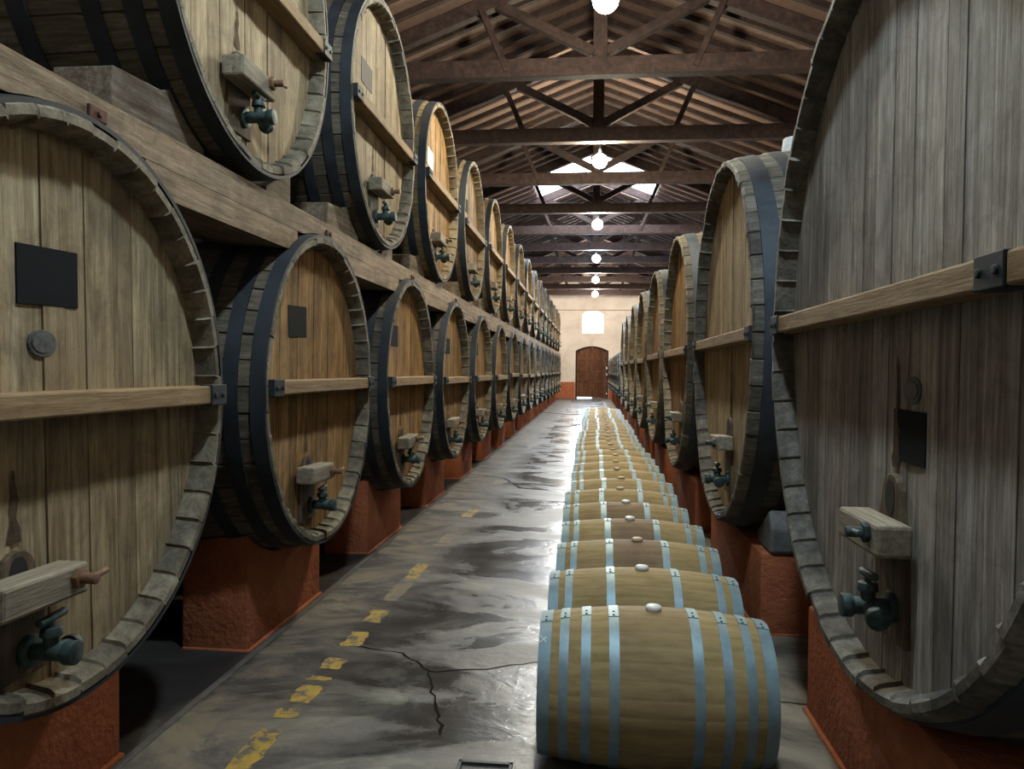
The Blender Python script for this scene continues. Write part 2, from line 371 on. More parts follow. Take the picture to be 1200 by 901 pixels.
# door: two panelled leaves under a segmental arch
b = MB(); fr = .09
pts = [(x, arch(x, DX0, DX1, DSP, DTOP)) for x in [DX0+(DX1-DX0)*i/14 for i in range(15)]]
out2 = [(DX0, 0)]+pts+[(DX1, 0)]; in2 = [(DX0+fr, 0)]+[(DX0+fr+(DX1-DX0-2*fr)*i/14, arch(DX0+(DX1-DX0)*i/14, DX0, DX1, DSP, DTOP)-fr) for i in range(15)]+[(DX1-fr, 0)]
n = len(out2); P = [(x, yy, z) for yy in (YF+.02, YF+.16) for pt in (out2, in2) for x, z in pt]
b.poly(P, [q for i in range(n-1) for j in [i+1] for q in ((i, j, n+j, n+i), (2*n+i, 3*n+i, 3*n+j, 2*n+j), (i, 2*n+i, 2*n+j, j), (n+i, n+j, 3*n+j, 3*n+i))])
dr = struct('door_1', b.mesh('door_frame', M['roofwood'], smooth=0))
mid = (DX0+DX1)/2
for side in (0, 1):
    x0, x1 = (DX0+fr+.005, mid-.004) if side == 0 else (mid+.004, DX1-fr-.012)
    zb = .085 if side == 0 else .004
    b = MB(); k = 5
    for i in range(k):
        a, c = x0+(x1-x0)*i/k, x0+(x1-x0)*(i+1)/k
        za, zc = [arch(q, DX0, DX1, DSP, DTOP)-fr+.03 for q in (a, c)]
        b.poly([(a, YF+.126, zb), (c, YF+.126, zb), (c, YF+.126, zc), (a, YF+.126, za), (a, YF+.14, zb), (c, YF+.14, zb), (c, YF+.14, zc), (a, YF+.14, za)],
               [(0, 1, 2, 3), (7, 6, 5, 4), (0, 4, 5, 1), (3, 2, 6, 7), (0, 3, 7, 4), (1, 5, 6, 2)])
        b.poly([(a+.003, YF+.09, zb), (c-.003, YF+.09, zb), (c-.003, YF+.09, zc), (a+.003, YF+.09, za), (a+.003, YF+.13, zb), (c-.003, YF+.13, zb), (c-.003, YF+.13, zc), (a+.003, YF+.13, za)],
               [(0, 1, 2, 3), (7, 6, 5, 4), (0, 4, 5, 1), (3, 2, 6, 7), (0, 3, 7, 4), (1, 5, 6, 2)])
    for z in (zb, .95, 1.55, 2.3):
        b.box(x0, x1, YF+.05, YF+.1, z, z+.13)
    for xx in (x0, x1-.1, (x0+x1)/2-.04):
        b.box(xx, xx+.09, YF+.055, YF+.1, zb, 2.6)
    for z in (1.1, 1.72):
        for xx in (x0+.14, (x0+x1)/2+.09):
            b.box(xx, xx+.22, YF+.065, YF+.1, z+.06, z+.4)
    if side == 0: b.box(mid-.05, mid+.05, YF+.03, YF+.06, zb, DTOP-fr-.03).box(DX0+fr-.06, DX0+fr+.02, YF+.1, YF+.13, .02, DSP)
    else: b.box(DX1-fr-.03, DX1-fr+.05, YF+.1, YF+.13, .34, 1.4).box(DX1-fr-.03, DX1-fr+.05, YF+.1, YF+.13, 1.5, 1.75).box(DX1-fr-.03, DX1-fr+.05, YF+.1, YF+.13, .02, .26).box(DX1-fr-.03, DX1-fr+.05, YF+.1, YF+.13, 1.9, DSP)
    struct('door_leaf', b.mesh('door_leaf', 'doorwood', .004, smooth=0), dr)
b = MB().cyl((mid+.06, YF+.06, 1.15), (mid+.06, YF, 1.15), .018).cyl((mid+.06, YF, 1.05), (mid+.06, YF, 1.25), .016)
struct('door_handle', b.mesh('door_handle', 'iron'), dr)

# ceiling: two reed-boarded slopes with a skylight opening each
SK = (21.2, 25.5, .16, 1.8)                 # y0, y1, |x| from, to
b = MB()
def slab(x0, x1, y0, y1):
    P = []
    for dz in (0, .08):
        for x, y in ((x0, y0), (x1, y0), (x1, y1), (x0, y1)): P.append((x, y, roof_z(x)+dz))
    b.poly(P, [(0, 1, 2, 3), (7, 6, 5, 4), (0, 4, 5, 1), (1, 5, 6, 2), (2, 6, 7, 3), (3, 7, 4, 0)])
for s in (-1, 1):
    e = WL-.3 if s < 0 else WR+.3
    X = lambda q: XC+s*q
    slab(XC, e, YB-.3, SK[0]); slab(XC, e, SK[1], YF+.4)
    slab(XC, X(SK[2]), SK[0], SK[1]); slab(X(SK[3]), e, SK[0], SK[1])
struct('ceiling', b.mesh('ceiling', 'reed', smooth=0))
M['skylight'] = emit('daylit_skylight_pane', (.68, .82, 1.0), 26)
for i, s in enumerate((-1, 1)):
    b = MB(); xa, xb = XC+s*(SK[2]-.03), XC+s*(SK[3]+.03)
    for (p0, p1, q0, q1) in ((xa, xa+s*.05, SK[0], SK[1]), (xb-s*.05, xb, SK[0], SK[1]), (xa, xb, SK[0], SK[0]+.05), (xa, xb, SK[1]-.05, SK[1])):
        P = [(x, y, roof_z(x)+dz) for dz in (.085, .15) for x, y in ((p0, q0), (p1, q0), (p1, q1), (p0, q1))]
        b.poly(P, [(0, 1, 2, 3), (7, 6, 5, 4), (0, 4, 5, 1), (1, 5, 6, 2), (2, 6, 7, 3), (3, 7, 4, 0)])
    w = struct('window_%d' % (i+2), b.mesh('skylight_frame', 'roofwood', smooth=0))
    P = [(x, y, roof_z(x)+dz) for dz in (.11, .12) for x, y in ((xa, SK[0]), (xb, SK[0]), (xb, SK[1]), (xa, SK[1]))]
    struct('pane', MB().poly(P, [(0, 1, 2, 3), (7, 6, 5, 4), (0, 4, 5, 1), (1, 5, 6, 2), (2, 6, 7, 3), (3, 7, 4, 0)]).mesh('skylight_pane', 'skylight', smooth=0), w)

# ------------------------------------------------------------------ roof timbers
def beam(b, p, q, w, h, yc=0):
    """timber in an x-z plane from p to q (x, z), w thick along y, h deep"""
    p, q = Vector((p[0], 0, p[1])), Vector((q[0], 0, q[1])); d = (q-p).normalized(); nn = Vector((-d.z, 0, d.x))*h/2
    P = [c+o+Vector((0, yc+yy, 0)) for yy in (-w/2, w/2) for c, o in ((p, -nn), (q, -nn), (q, nn), (p, nn))]
    b.poly(P, [(0, 1, 2, 3), (7, 6, 5, 4), (0, 4, 5, 1), (1, 5, 6, 2), (2, 6, 7, 3), (3, 7, 4, 0)])
    return b
PD = .22
def pz(x): return RIDGE-.015-SLOPE*abs(x)-PD/2*1.073    # principal centre line
TR = {}
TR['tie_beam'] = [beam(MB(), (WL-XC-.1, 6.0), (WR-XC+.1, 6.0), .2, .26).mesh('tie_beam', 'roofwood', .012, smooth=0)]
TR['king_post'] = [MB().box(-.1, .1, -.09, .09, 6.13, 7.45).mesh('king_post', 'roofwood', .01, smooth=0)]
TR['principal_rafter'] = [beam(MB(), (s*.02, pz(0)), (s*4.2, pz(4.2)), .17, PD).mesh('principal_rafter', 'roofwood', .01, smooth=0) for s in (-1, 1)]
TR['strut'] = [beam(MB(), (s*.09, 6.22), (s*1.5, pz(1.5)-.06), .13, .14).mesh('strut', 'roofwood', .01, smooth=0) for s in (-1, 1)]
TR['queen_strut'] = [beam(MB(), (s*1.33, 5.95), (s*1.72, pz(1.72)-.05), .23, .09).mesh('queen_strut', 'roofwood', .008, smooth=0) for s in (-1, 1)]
YT0, ST = 11.32, 3.236
for k in range(-1, 11):
    i = k+1
    if k == -1: lab = 'dark timber roof truss above the camera, nearest of all'
    else:
        lab = 'dark timber roof truss, %s in view counting from the camera' % ORD[k] if k < 6 else 'dark timber roof truss, %s counting from the far wall' % ORD[10-k]
    if k == -1: continue
    t = thing('roof_truss', lab, 'truss', (XC, YT0+k*ST, 0), 0, 'roof trusses across the hall')
    for nm, ms in TR.items():
        for me in ms: put(nm, me, t)
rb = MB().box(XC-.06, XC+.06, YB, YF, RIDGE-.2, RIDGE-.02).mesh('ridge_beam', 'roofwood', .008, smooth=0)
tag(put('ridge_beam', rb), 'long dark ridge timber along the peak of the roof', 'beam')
RAF = {}
for s in (-1, 1):
    for cut in (0, 1):
        xa = .07 if not cut else SK[3]+.02
        b = MB(); p, q = s*xa, s*4.22
        P = [(x, yy, RIDGE-SLOPE*abs(x)-dz) for yy in (-.045, .045) for x, dz in ((p, .1), (q, .1), (q, .004), (p, .004))]
        b.poly(P, [(0, 1, 2, 3), (7, 6, 5, 4), (0, 4, 5, 1), (1, 5, 6, 2), (2, 6, 7, 3), (3, 7, 4, 0)])
        RAF[s, cut] = b.mesh('rafter', 'roofwood', smooth=0)
for k in range(-1, 11):
    for j in range(1, 6):
        y = YT0+(k+j/6)*ST
        if y > YF-.1: continue
        for s in (-1, 1):
            o = put('rafter', RAF[s, int(SK[0]-.05 < y < SK[1]+.05)], None, (XC, y, 0))
            tag(o, 'slim dark rafter under the brown boarding of the %s roof slope' % ('left' if s < 0 else 'right'), 'rafter', 'rafters on the %s slope' % ('left' if s < 0 else 'right'))

# ------------------------------------------------------------------ lamps
LR = .14
LZ = 5.64
ball = MB().lathe([(LR*math.cos(t), max(LR*math.sin(t), 1e-4)) for t in [PI*i/12 for i in range(13)]], 20)
cordm = MB().cyl((0, 0, LR+.08), (0, 0, RIDGE-.2-LZ), .008, n=8).mesh('cord', 'cable')
sockm = MB().cyl((0, 0, LR-.02), (0, 0, LR+.1), .04, .025).mesh('socket', 'iron')
LAMPS = [(2.03, (.72, .89, 1.0), .95), (8.5, (1.0, .94, .74), 1.1), (14.97, (1.0, .93, .7), 1.1), (21.44, (1.0, .94, .84), 1.0), (27.91, (.65, .84, 1.0), 1.0), (34.38, (1.0, .9, .76), 1.5), (40.85, (1.0, .9, .78), 1.9)]
LS = 920
for i, (y, c, k) in enumerate(LAMPS):
    M['lamp%d' % i] = emit('glowing_bulb_%d' % i, c, LS*k)
    lab = ('hanging globe lamp just above the camera' if i == 0 else 'glowing globe lamp hanging under the roof, %s in view from the camera' % ORD[i-1])
    t = thing('pendant_lamp', lab, 'lamp', (.095, y, LZ), 0, 'globe lamps along the roof axis')
    put('bulb', ball.mesh('bulb', 'lamp%d' % i), t); put('cord', cordm, t); put('socket', sockm, t)

# ------------------------------------------------------------------ casks
def rad(R, bl, L, d): return R + bl*(1-(1-2*d/L)**2)
def plank_disc(Rh, x0, x1, seed, wmin, wmax):
    rs = random.Random(seed); b = MB(); y = -Rh
    while y < Rh-1e-3:
        w = rs.uniform(wmin, wmax); y2 = min(y+w, Rh)
        if Rh-y2 < .05: y2 = Rh
        a, c = y+.0025, y2-.0025
        if c-a > .01:
            ys = [a+(c-a)*i/5 for i in range(6)]
            zt = [math.sqrt(max(Rh*Rh-q*q, 1e-6)) for q in ys]
            pts = [(q, z) for q, z in zip(ys, zt)] + [(q, -z) for q, z in reversed(list(zip(ys, zt)))]
            dx = rs.uniform(-.003, .003)
            b.prism(pts, x0, x1+dx)
        y = y2
    return b
class Cask:
    def __init__(s, R, bl, L, hoops, stave, head, iron, nst, seed, chime=.055, rec=.1, barf=.022, hk=1.):
        s.chime = stave.replace('stave', 'chime')
        s.R, s.bl, s.L = R, bl, L; s.stave, s.head, s.iron = stave, head, iron
        rs = random.Random(seed); jx = [rs.uniform(-.012, .0) for _ in range(nst)]; jr = [rs.uniform(-.004, .004) for _ in range(nst)]
        prof = [(-rec-.06, R-chime-.012), (-rec, R-chime-.01), (-.02, R-chime+.002), (0, R-chime+.014), (0, R-.012), (-.012, R)]
        prof += [(-L*i/16, rad(R, bl, L, L*i/16)) for i in range(1, 16)] + [(-L, R), (-L, R-.07), (-L+.12, R-.08), (-L+.12, 0.001)]
        def jit(j, k): return (jx[k], jr[k]) if 2 <= j <= 5 else ((0, jr[k]*.6) if 6 <= j <= 20 else (0, 0))
        s.body = MB().lathe(prof, staves=nst, groove=.013, jit=jit).mesh('stave_body', stave, smooth=30)
        s.body.materials.append(M[s.chime])
        for p in s.body.polygons:
            if p.center.x > -.02 or (p.center.x > -rec-.07 and math.hypot(p.center.y, p.center.z) < R-chime+.02): p.material_index = 1
        s.hoop = []
        for d0, d1 in hoops:
            pr = [(-d0-(d1-d0)*i/4, rad(R, bl, L, d0+(d1-d0)*i/4)+.011) for i in range(5)]
            pr = [(-d0, pr[0][1]-.018)]+pr+[(-d1, pr[-1][1]-.018)]
            s.hoop.append(MB().lathe(pr, 96).mesh('hoop', iron, smooth=40))
        b = plank_disc(R-chime-.004, -rec-.05, -rec, seed, .1, .2)
        b.lathe([(-rec-.045, .001), (-rec-.045, R-chime-.01)], 48)
        s.headm = b.mesh('head', head, 0, smooth=0)
        Rb = R-chime+.02
        yb = math.sqrt(Rb*Rb-.045**2)
        bh = .04
        s.bar = MB().box(-rec-.002, barf, -yb, yb, -bh, bh).mesh('crossbar', 'bar', .008, smooth=0)
        s.brk = [MB().box(-.03, barf+.008, sg*(yb+.008), sg*(yb-.13), -bh-.006, bh+.006).cyl((barf+.006, sg*(yb-.03), 0), (barf+.016, sg*(yb-.03), 0), .012).cyl((barf+.006, sg*(yb-.1), 0), (barf+.016, sg*(yb-.1), 0), .012).mesh('bar_bracket', 'iron', .004, smooth=0) for sg in (-1, 1)]
        k = .8*(R/.97)**.8*hk; s.rec = rec
        s.slate = MB().box(-rec-.002, -rec+.004, -.145, .145, -.095, .095).mesh('slate_board', 'slate', .001, smooth=0)
        s.slate_r = MB().box(-rec-.002, -rec+.004, -.125, .125, -.085, .085).mesh('slate_board', 'slate', .001, smooth=0)
        pl = MB(); pts = [(.066*math.cos(2*PI*i/24), .044*math.sin(2*PI*i/24)) for i in range(24)]
        pl.prism(pts, -rec-.002, -rec+.005); pl.prism([(y*.75, z*.7) for y, z in pts], -rec, -rec+.008)
        s.plate = pl.mesh('number_plate', 'plate', .001, smooth=0)
        # lower hatch
        zt, zb = -.42*R, -.84*R
        pts = [(-.17*k, zb), (.17*k, zb), (.15*k, -.6*R)] + [(.1*k*math.cos(PI*i/8), zt-.1*k+.1*k*math.sin(PI*i/8)) for i in range(9)] + [(-.15*k, -.6*R)]
        s.hatch = MB().prism(pts, -rec-.004, -rec+.02).mesh('hatch_panel', 'hatch', .004, smooth=0)
        s.hole = MB().prism([(.05*k*math.cos(2*PI*i/16), zt-.1*k+.075*k*math.sin(2*PI*i/16)) for i in range(16)], -rec, -rec+.0225).mesh('keyhole', 'hole', smooth=0)
        rs2 = random.Random(seed+5); P = []; zt3 = zt+.02; ztop = -bh-.12
        for i in range(13):
            z = zt3+(ztop-zt3)*i/12; w = (.03*(1-i/12)**1.5+.006)*rs2.uniform(.6, 1.4); o = rs2.uniform(-.006, .006)
            P += [(-rec+.0045, o-w, z), (-rec+.0045, o+w, z)]
        s.stain = MB().poly(P, [(2*i, 2*i+1, 2*i+3, 2*i+2) for i in range(12)]).mesh('drip_stain', 'stain', smooth=0)
        s.hb = MB().box(-rec+.018, .03, -.24*k, .24*k, -.6*R, -.6*R+.13*k).mesh('hatch_beam', 'block', .012, smooth=0)
        zc = -.6*R+.075*k
        s.bolt = MB().cyl((.0, .15*k, zc), (.1, .15*k, zc), .022*k).cyl((.08, .13*k, zc-.0), (.08, .25*k, zc+.01), .013*k).cyl((.028, .15*k, zc), (.05, .15*k, zc), .042*k, n=6).mesh('hatch_bolt', 'peg', .002)
        zt2 = -.755*R
        t = MB().cyl((-rec+.015, .05*k, zt2), (-rec+.04, .05*k, zt2), .065*k, n=20).cyl((-rec+.03, .05*k, zt2), (.06, .05*k, zt2), .036*k, n=18)
        t.cyl((.05, .05*k, zt2), (.085, .05*k, zt2), .048*k, n=18)
        t.cyl((.0, .05*k, zt2), (.0, .17*k, zt2-.015), .034*k, n=18).cyl((.0, .15*k, zt2-.013), (.0, .185*k, zt2-.016), .047*k, n=18)
        t.cyl((.0, .05*k, zt2), (.0, .05*k, zt2+.07*k), .03*k, n=14).cyl((.0, .05*k, zt2+.065*k), (.0, .05*k, zt2+.1*k), .044*k, .038*k, n=14)
        s.tap = t.mesh('tap', 'bronze', .003)
        h = MB().cyl((.0, .05*k, zt2+.1*k), (.0, .05*k, zt2+.135*k), .014*k).cyl((.0, -.02*k, zt2+.13*k), (.0, .13*k, zt2+.14*k), .017*k)
        s.tapk = h.mesh('tap_handle', 'bronze', .002)
        b = MB(); b.cyl((-.55, 0, rad(R, bl, L, .55)-.03), (-.55, 0, rad(R, bl, L, .55)+.13), .1, .08, n=16)
        s.bung = b.mesh('bung', 'chalk', .01)
    def make(s, loc, rotz, label, group, seed, slate=(0, .45), plate=None, stave=None, head=None, flip=False, small_slate=False, bung=False, slatemat=None, hoff=(0, 0), boltmat=None, strap=None):
        rs = random.Random(seed)
        t = thing('wine_cask', label, 'cask', loc, rotz, group)
        bo = put('stave_body', s.body, t, rot=(rs.randrange(8)*PI/4+rs.uniform(-.05, .05), 0, 0), mat=stave)
        if stave: bo.material_slots[1].link = 'OBJECT'; bo.material_slots[1].material = M[stave.replace('stave', 'chime')]
        for h in s.hoop: put('hoop', h, t)
        put('head', s.headm, t, rot=((PI if rs.random() < .5 else 0)+rs.uniform(-.04, .04), 0, 0), mat=head)
        bar = put('crossbar', s.bar, t, loc=(0, 0, rs.uniform(-.02, .03)))
        for q in s.brk: put('bar_bracket', q, bar)['label'] = 'black iron bracket'
        if strap is not None: put('iron_strap', MB().box(-s.rec+.03, .008, strap-.07, strap+.07, -.043, .043).cyl((.006, strap-.04, 0), (.016, strap-.04, 0), .012).cyl((.006, strap+.04, 0), (.016, strap+.04, 0), .012).mesh('iron_strap', 'iron', .004, smooth=0), bar)['label'] = 'dark iron strap'
        if slate: put('slate_board', s.slate_r if small_slate else s.slate, t, loc=(0, slate[0], slate[1]), rot=(rs.uniform(-.05, .05), 0, 0), mat=slatemat)
        if plate: put('number_plate', s.plate, t, loc=(0, plate[0], plate[1]))
        sc = (1, -1 if flip else 1, 1)
        tilt = rs.uniform(-.05, .05)
        ho, hz = hoff
        hp = put('hatch_panel', s.hatch, t, loc=(0, ho, hz)); put('keyhole', s.hole, hp); put('drip_stain', s.stain, hp)
        hb = put('hatch_beam', s.hb, t, loc=(0, ho, hz+rs.uniform(-.015, .015)), rot=(tilt, 0, 0)); hb.scale = sc
        bo = put('hatch_bolt', s.bolt, t, loc=(0, ho, hz), mat=boltmat); bo.scale = sc
        tp = put('tap', s.tap, t, loc=(0, ho, hz+rs.uniform(-.01, .02))); tp.scale = sc; put('tap_handle', s.tapk, tp)['label'] = 'green bronze cross handle'
        if bung: put('bung', s.bung, t)['label'] = 'pale plaster-white bung'
        return t

# left rows (heads face +x)
AL, RL, ZL, YL0, SL, BL, LL = -1.69, .9706, 1.512, 2.463, 2.424, .085, 2.1
ZU, YU0 = 3.632, 3.879
left = Cask(RL, BL, LL, [(.008, .085), (.15, .225), (.32, .395), (.62, .7), (.95, 1.03), (1.3, 1.38), (1.66, 1.74), (1.98, 2.08)], 'stave_gold', 'head_gold', 'iron', 44, 11)
NL, NU = 17, 16
def row_label(k, n, row, extra):
    if k < 8: return '%s in the %s left row, %s from the camera end' % (extra, row, ORD[k])
    return '%s in the %s left row, %s from the far wall' % (extra, row, ORD[n-1-k])
for k in range(NL):
    rs = random.Random(100+k)
    lab = 'big pale oak cask at near left edge with black slate and small oval plate' if k == 0 else row_label(k, NL, 'lower', 'oak cask on orange plinth')
    left.make((AL, YL0+k*SL, ZL), 0, lab, 'lower left row of casks', 50+k, slate=((-.06, .43) if k == 0 else (-.3, .42)) if k < 2 else (-.3+rs.uniform(-.15, .1), .42+rs.uniform(-.03, .05)),
              plate=(-.09, .21) if k == 0 else None, head='head_pale' if k == 0 else None, hoff=(-.22, -.03) if k == 0 else (-.16, 0))
upper = left
for k in range(NU):
    rs = random.Random(200+k)
    lab = row_label(k, NU, 'upper', 'oak cask on the timber beam')
    upper.make((AL, YU0+k*SL, ZU), 0, lab, 'upper left row of casks', 80+k, slate=(-.3, .32) if k != 0 else (-.2, .4),
               stave='stave_pale' if k > 1 else None, head='head_pale' if k < 2 else None, hoff=(-.12, 0), slatemat={1: 'dim', 2: 'paper'}.get(k))

# plinths
def saddle(zc, r, half, ztop, n=18):
    return [(-half, 0), (half, 0)] + [(y, min(ztop, zc-math.sqrt(max(r*r-y*y, 0))-.004)) for y in [half-2*half*i/n for i in range(n+1)]]
def plinth(R, bl, L, zc, d0, d1, half, ztop):
    ra, rb_ = rad(R, bl, L, d0)+.012, rad(R, bl, L, d1)+.012
    return MB().prism(saddle(zc, rb_, half, ztop), -d1, -d0, saddle(zc, ra, half, ztop)).box(-d1, -d0+.02, -half-.01, half+.01, -.01, .014).mesh('cask_plinth', 'orange', .025, smooth=40)
pm = plinth(RL, BL, LL, ZL, .28, .68, .6, .72)
for k in range(NL):
    o = put('cask_plinth', pm, None, (AL, YL0+k*SL+.02, 0))
    tag(o, row_label(k, NL, 'lower', 'orange concrete plinth under the cask'), 'plinth', 'orange plinths of the lower left row')

# timber beam the upper row stands on, hollowed over each lower cask
BX0, BX1, BT, BSEAM, BB = -1.75, -2.1, 2.6, 2.465, 2.335
BY0, BY1 = .8, 43.2
t = thing('support_beam', 'long rough double timber beam carrying the upper left row of casks', 'beam', (0, 0, 0))
def notch(y, r):
    z = 0
    for k in range(-1, NL+1):
        d = y-(YL0+k*SL)
        if abs(d) < r: z = max(z, ZL+math.sqrt(r*r-d*d))
    return z
rf, rk = rad(RL, BL, LL, -AL*0+.06)+.016, rad(RL, BL, LL, .41)+.016
ys = []
y = BY0
while y < BY1: ys.append(y); y += .06
ys.append(BY1)
b = MB()
P = []
for yy in ys: P += [(BX0, yy, max(BSEAM, notch(yy, rf))), (BX0, yy, BT), (BX1, yy, BT), (BX1, yy, max(BSEAM, notch(yy, rk)))]
F = [(0, 1, 2, 3), tuple(len(P)-4+i for i in (3, 2, 1, 0))]
for i in range(len(ys)-1):
    a, c = 4*i, 4*i+4
    F += [(a+j, a+(j+1) % 4, c+(j+1) % 4, c+j) for j in range(4)]
b.poly(P, F); put('upper_timber', b.mesh('upper_timber', 'timber', smooth=0), t)
for k in range(-1, NL-1):
    c0, c1 = YL0+k*SL, YL0+(k+1)*SL
    y0 = c0+math.sqrt(rk*rk-(BSEAM-ZL)**2)+.01; y1 = c1-math.sqrt(rk*rk-(BSEAM-ZL)**2)-.01
    if y0 < BY0: continue
    yy = [y0+(y1-y0)*i/24 for i in range(25)]; P = []
    for q in yy: P += [(BX0+.008, q, min(max(BB, notch(q, rf)), BSEAM-.012)), (BX0+.008, q, BSEAM-.006), (BX1, q, BSEAM-.006), (BX1, q, min(max(BB, notch(q, rk)), BSEAM-.012))]
    F = [(0, 1, 2, 3), tuple(len(P)-4+i for i in (3, 2, 1, 0))]
    for i in range(24):
        a, c = 4*i, 4*i+4
        F += [(a+j, a+(j+1) % 4, c+(j+1) % 4, c+j) for j in range(4)]
    put('spacer_timber', MB().poly(P, F).mesh('spacer_timber', 'timber', smooth=0), t)
for k in range(4):
    yc = YL0+k*SL+.13
    put('iron_clamp', MB().box(BX0-.04, BX0+.012, yc-.05, yc+.05, 2.512, 2.56).cyl((BX0+.01, yc, 2.535), (BX0+.022, yc, 2.535), .012).mesh('iron_clamp', 'rust', .004, smooth=0), t)['label'] = 'rusty iron clamp'

# chocks holding the upper row
rc = rad(RL, BL, LL, .16)+.028
def arc(y): return ZU-math.sqrt(rc*rc-y*y)
near_pts = [(-1.08, BT+.002), (-.36, BT+.002)] + [(y, arc(y)) for y in (-.36, -.44, -.52, -.6, -.66)] + [(-.72, 2.825), (-1.06, 2.8)]
far_pts = [(.36, BT+.002), (.72, BT+.002), (.72, 2.83), (.68, min(2.83, arc(.68)))] + [(y, arc(y)) for y in (.6, .52, .44, .36)]
rc2 = rad(RL, BL, LL, .39)+.028
def back(pts): return [(y, z if z < BT+.01 or abs(z-arc(y)) > .004 or abs(y) > .7 else max(ZU-math.sqrt(rc2*rc2-y*y), BT+.01)) for y, z in pts]
nm_ = MB().prism(near_pts, -.39, -.14).mesh('wooden_wedge', 'chock', .008, smooth=0)
fm_ = MB().prism(far_pts, -.39, -.15).mesh('wooden_wedge', 'chock', .008, smooth=0)
for me, pts in ((nm_, near_pts), (fm_, far_pts)):
    for v in me.vertices:                     # hollow the back of the wedge for the swelling cask
        if v.co.x < -.3 and v.co.z > BT+.02:
            lim = ZU-math.sqrt(max(rc2*rc2-v.co.y**2, 0)); v.co.z = max(min(v.co.z, lim), BT+.012)
for k in range(NU):
    for me, wd in ((nm_, 'near'), (fm_, 'far')):
        o = put('wooden_wedge', me, None, (AL, YU0+k*SL, 0))
        pos = '%s from the camera' % ORD[k] if k < 8 else '%s from the far wall' % ORD[NU-1-k]
        tag(o, 'wooden wedge on the %s side of the upper left cask %s' % (wd, pos), 'wedge', 'wedges under the upper left row')

# right row of big casks (heads face -x)
AR, RR, ZR, YR0, SR, BR, LR_ = .915, 1.3094, 1.868, 2.84, 3.123, .11, 2.6
right = Cask(RR, BR, LR_, [(.075, .185), (.27, .35), (.52, .62), (.8, .9), (1.1, 1.22), (1.5, 1.62), (1.9, 2.02), (2.3, 2.42)], 'stave_grey', 'head_grey', 'iron_blue', 52, 23, chime=.052, rec=.1, barf=.0, hk=.78)
NR = 8
for k in range(NR):
    lab = ['huge grey oak cask at the near right edge, black slate below its iron-bracketed bar',
           'large grey oak cask on the right with a pale lump on its top'][k] if k < 2 else 'large oak cask in the right row, %s from the camera end' % ORD[k]
    right.make((AR, YR0+k*SR, ZR), PI, lab, 'right row of large casks', 300+k, slate=(.23, -.42) if k == 0 else (.2, .5) if k > 3 else None, small_slate=True,
               plate=(.25, -.27) if k == 0 else None, head='head_gold' if k > 1 else ('head_pale' if k == 1 else None), stave='stave_gold' if k > 1 else None, bung=(k == 1), strap=(.93 if k == 0 else None), hoff=(.13, 0), boltmat='bronze')
pr = plinth(RR, BR, LR_, ZR, .15, .7, 1.02, .515)
for k in range(NR):
    o = put('cask_plinth', pr, None, (AR, YR0+k*SR+.06, 0), (0, 0, PI))
    tag(o, 'long orange concrete plinth under the right row cask %s from the camera' % ORD[k], 'plinth', 'orange plinths of the right row')
# stone chock
b = MB(); pts = [(-.98, .517), (-.62, .517), (-.61, .6), (-.72, .66), (-.94, .79), (-1.0, .68)]
b.prism(pts, .2, .55)
o = put('stone_chock', b.mesh('stone_chock', 'stone', .02, smooth=0), None, (AR, YR0+SR, 0))
tag(o, 'grey stone block on the orange plinth beneath the second right cask', 'stone')
# smaller casks beyond
RS, BS, LS_ = .8, .07, 1.8
small = Cask(RS, BS, LS_, [(.05, .14), (.25, .33), (.6, .7), (1.0, 1.1), (1.4, 1.5)], 'stave_grey', 'head_grey', 'iron', 40, 31)
ps = plinth(RS, BS, LS_, 1.5, .2, .6, .5, .84)
NS = 9
for k in range(NS):
    y = 27.5+k*2.0
    small.make((.9, y, 1.5), PI, 'smaller dark cask beyond the large right row, %s counting from the far wall' % ORD[NS-1-k], 'smaller casks at the far right', 400+k, slate=None)
    o = put('cask_plinth', ps, None, (.9, y, 0), (0, 0, PI))
    tag(o, 'orange plinth under the smaller far right cask %s from the far wall' % ORD[NS-1-k], 'plinth', 'orange plinths at the far right')

# ------------------------------------------------------------------ barrels in the aisle
BLN, BRD, BHD = .93, .3225, .281
def brad(x): return BHD + (BRD-BHD)*(1-(2*x/BLN)**2)
hl = BLN/2
prof = [(-hl+.04, .001), (-hl+.04, BHD-.022), (-hl+.004, BHD-.018), (-hl, BHD-.006)] + [(-hl+BLN*i/20, brad(-hl+BLN*i/20)) for i in range(0, 21)] + [(hl, BHD-.006), (hl-.004, BHD-.018), (hl-.04, BHD-.022), (hl-.04, .001)]
prof = [p for i, p in enumerate(prof) if not (4 <= i <= 4 or i == len(prof)-5)] 
body = MB().lathe(prof[1:-1], staves=30, groove=.0006).mesh('stave_body', 'barrel0', smooth=30)
hd = plank_disc(BHD-.02, hl-.07, hl-.045, 5, .07, .12).lathe([(hl-.066, .001), (hl-.066, BHD-.02)], 36).mesh('head', 'barrel0', smooth=0)
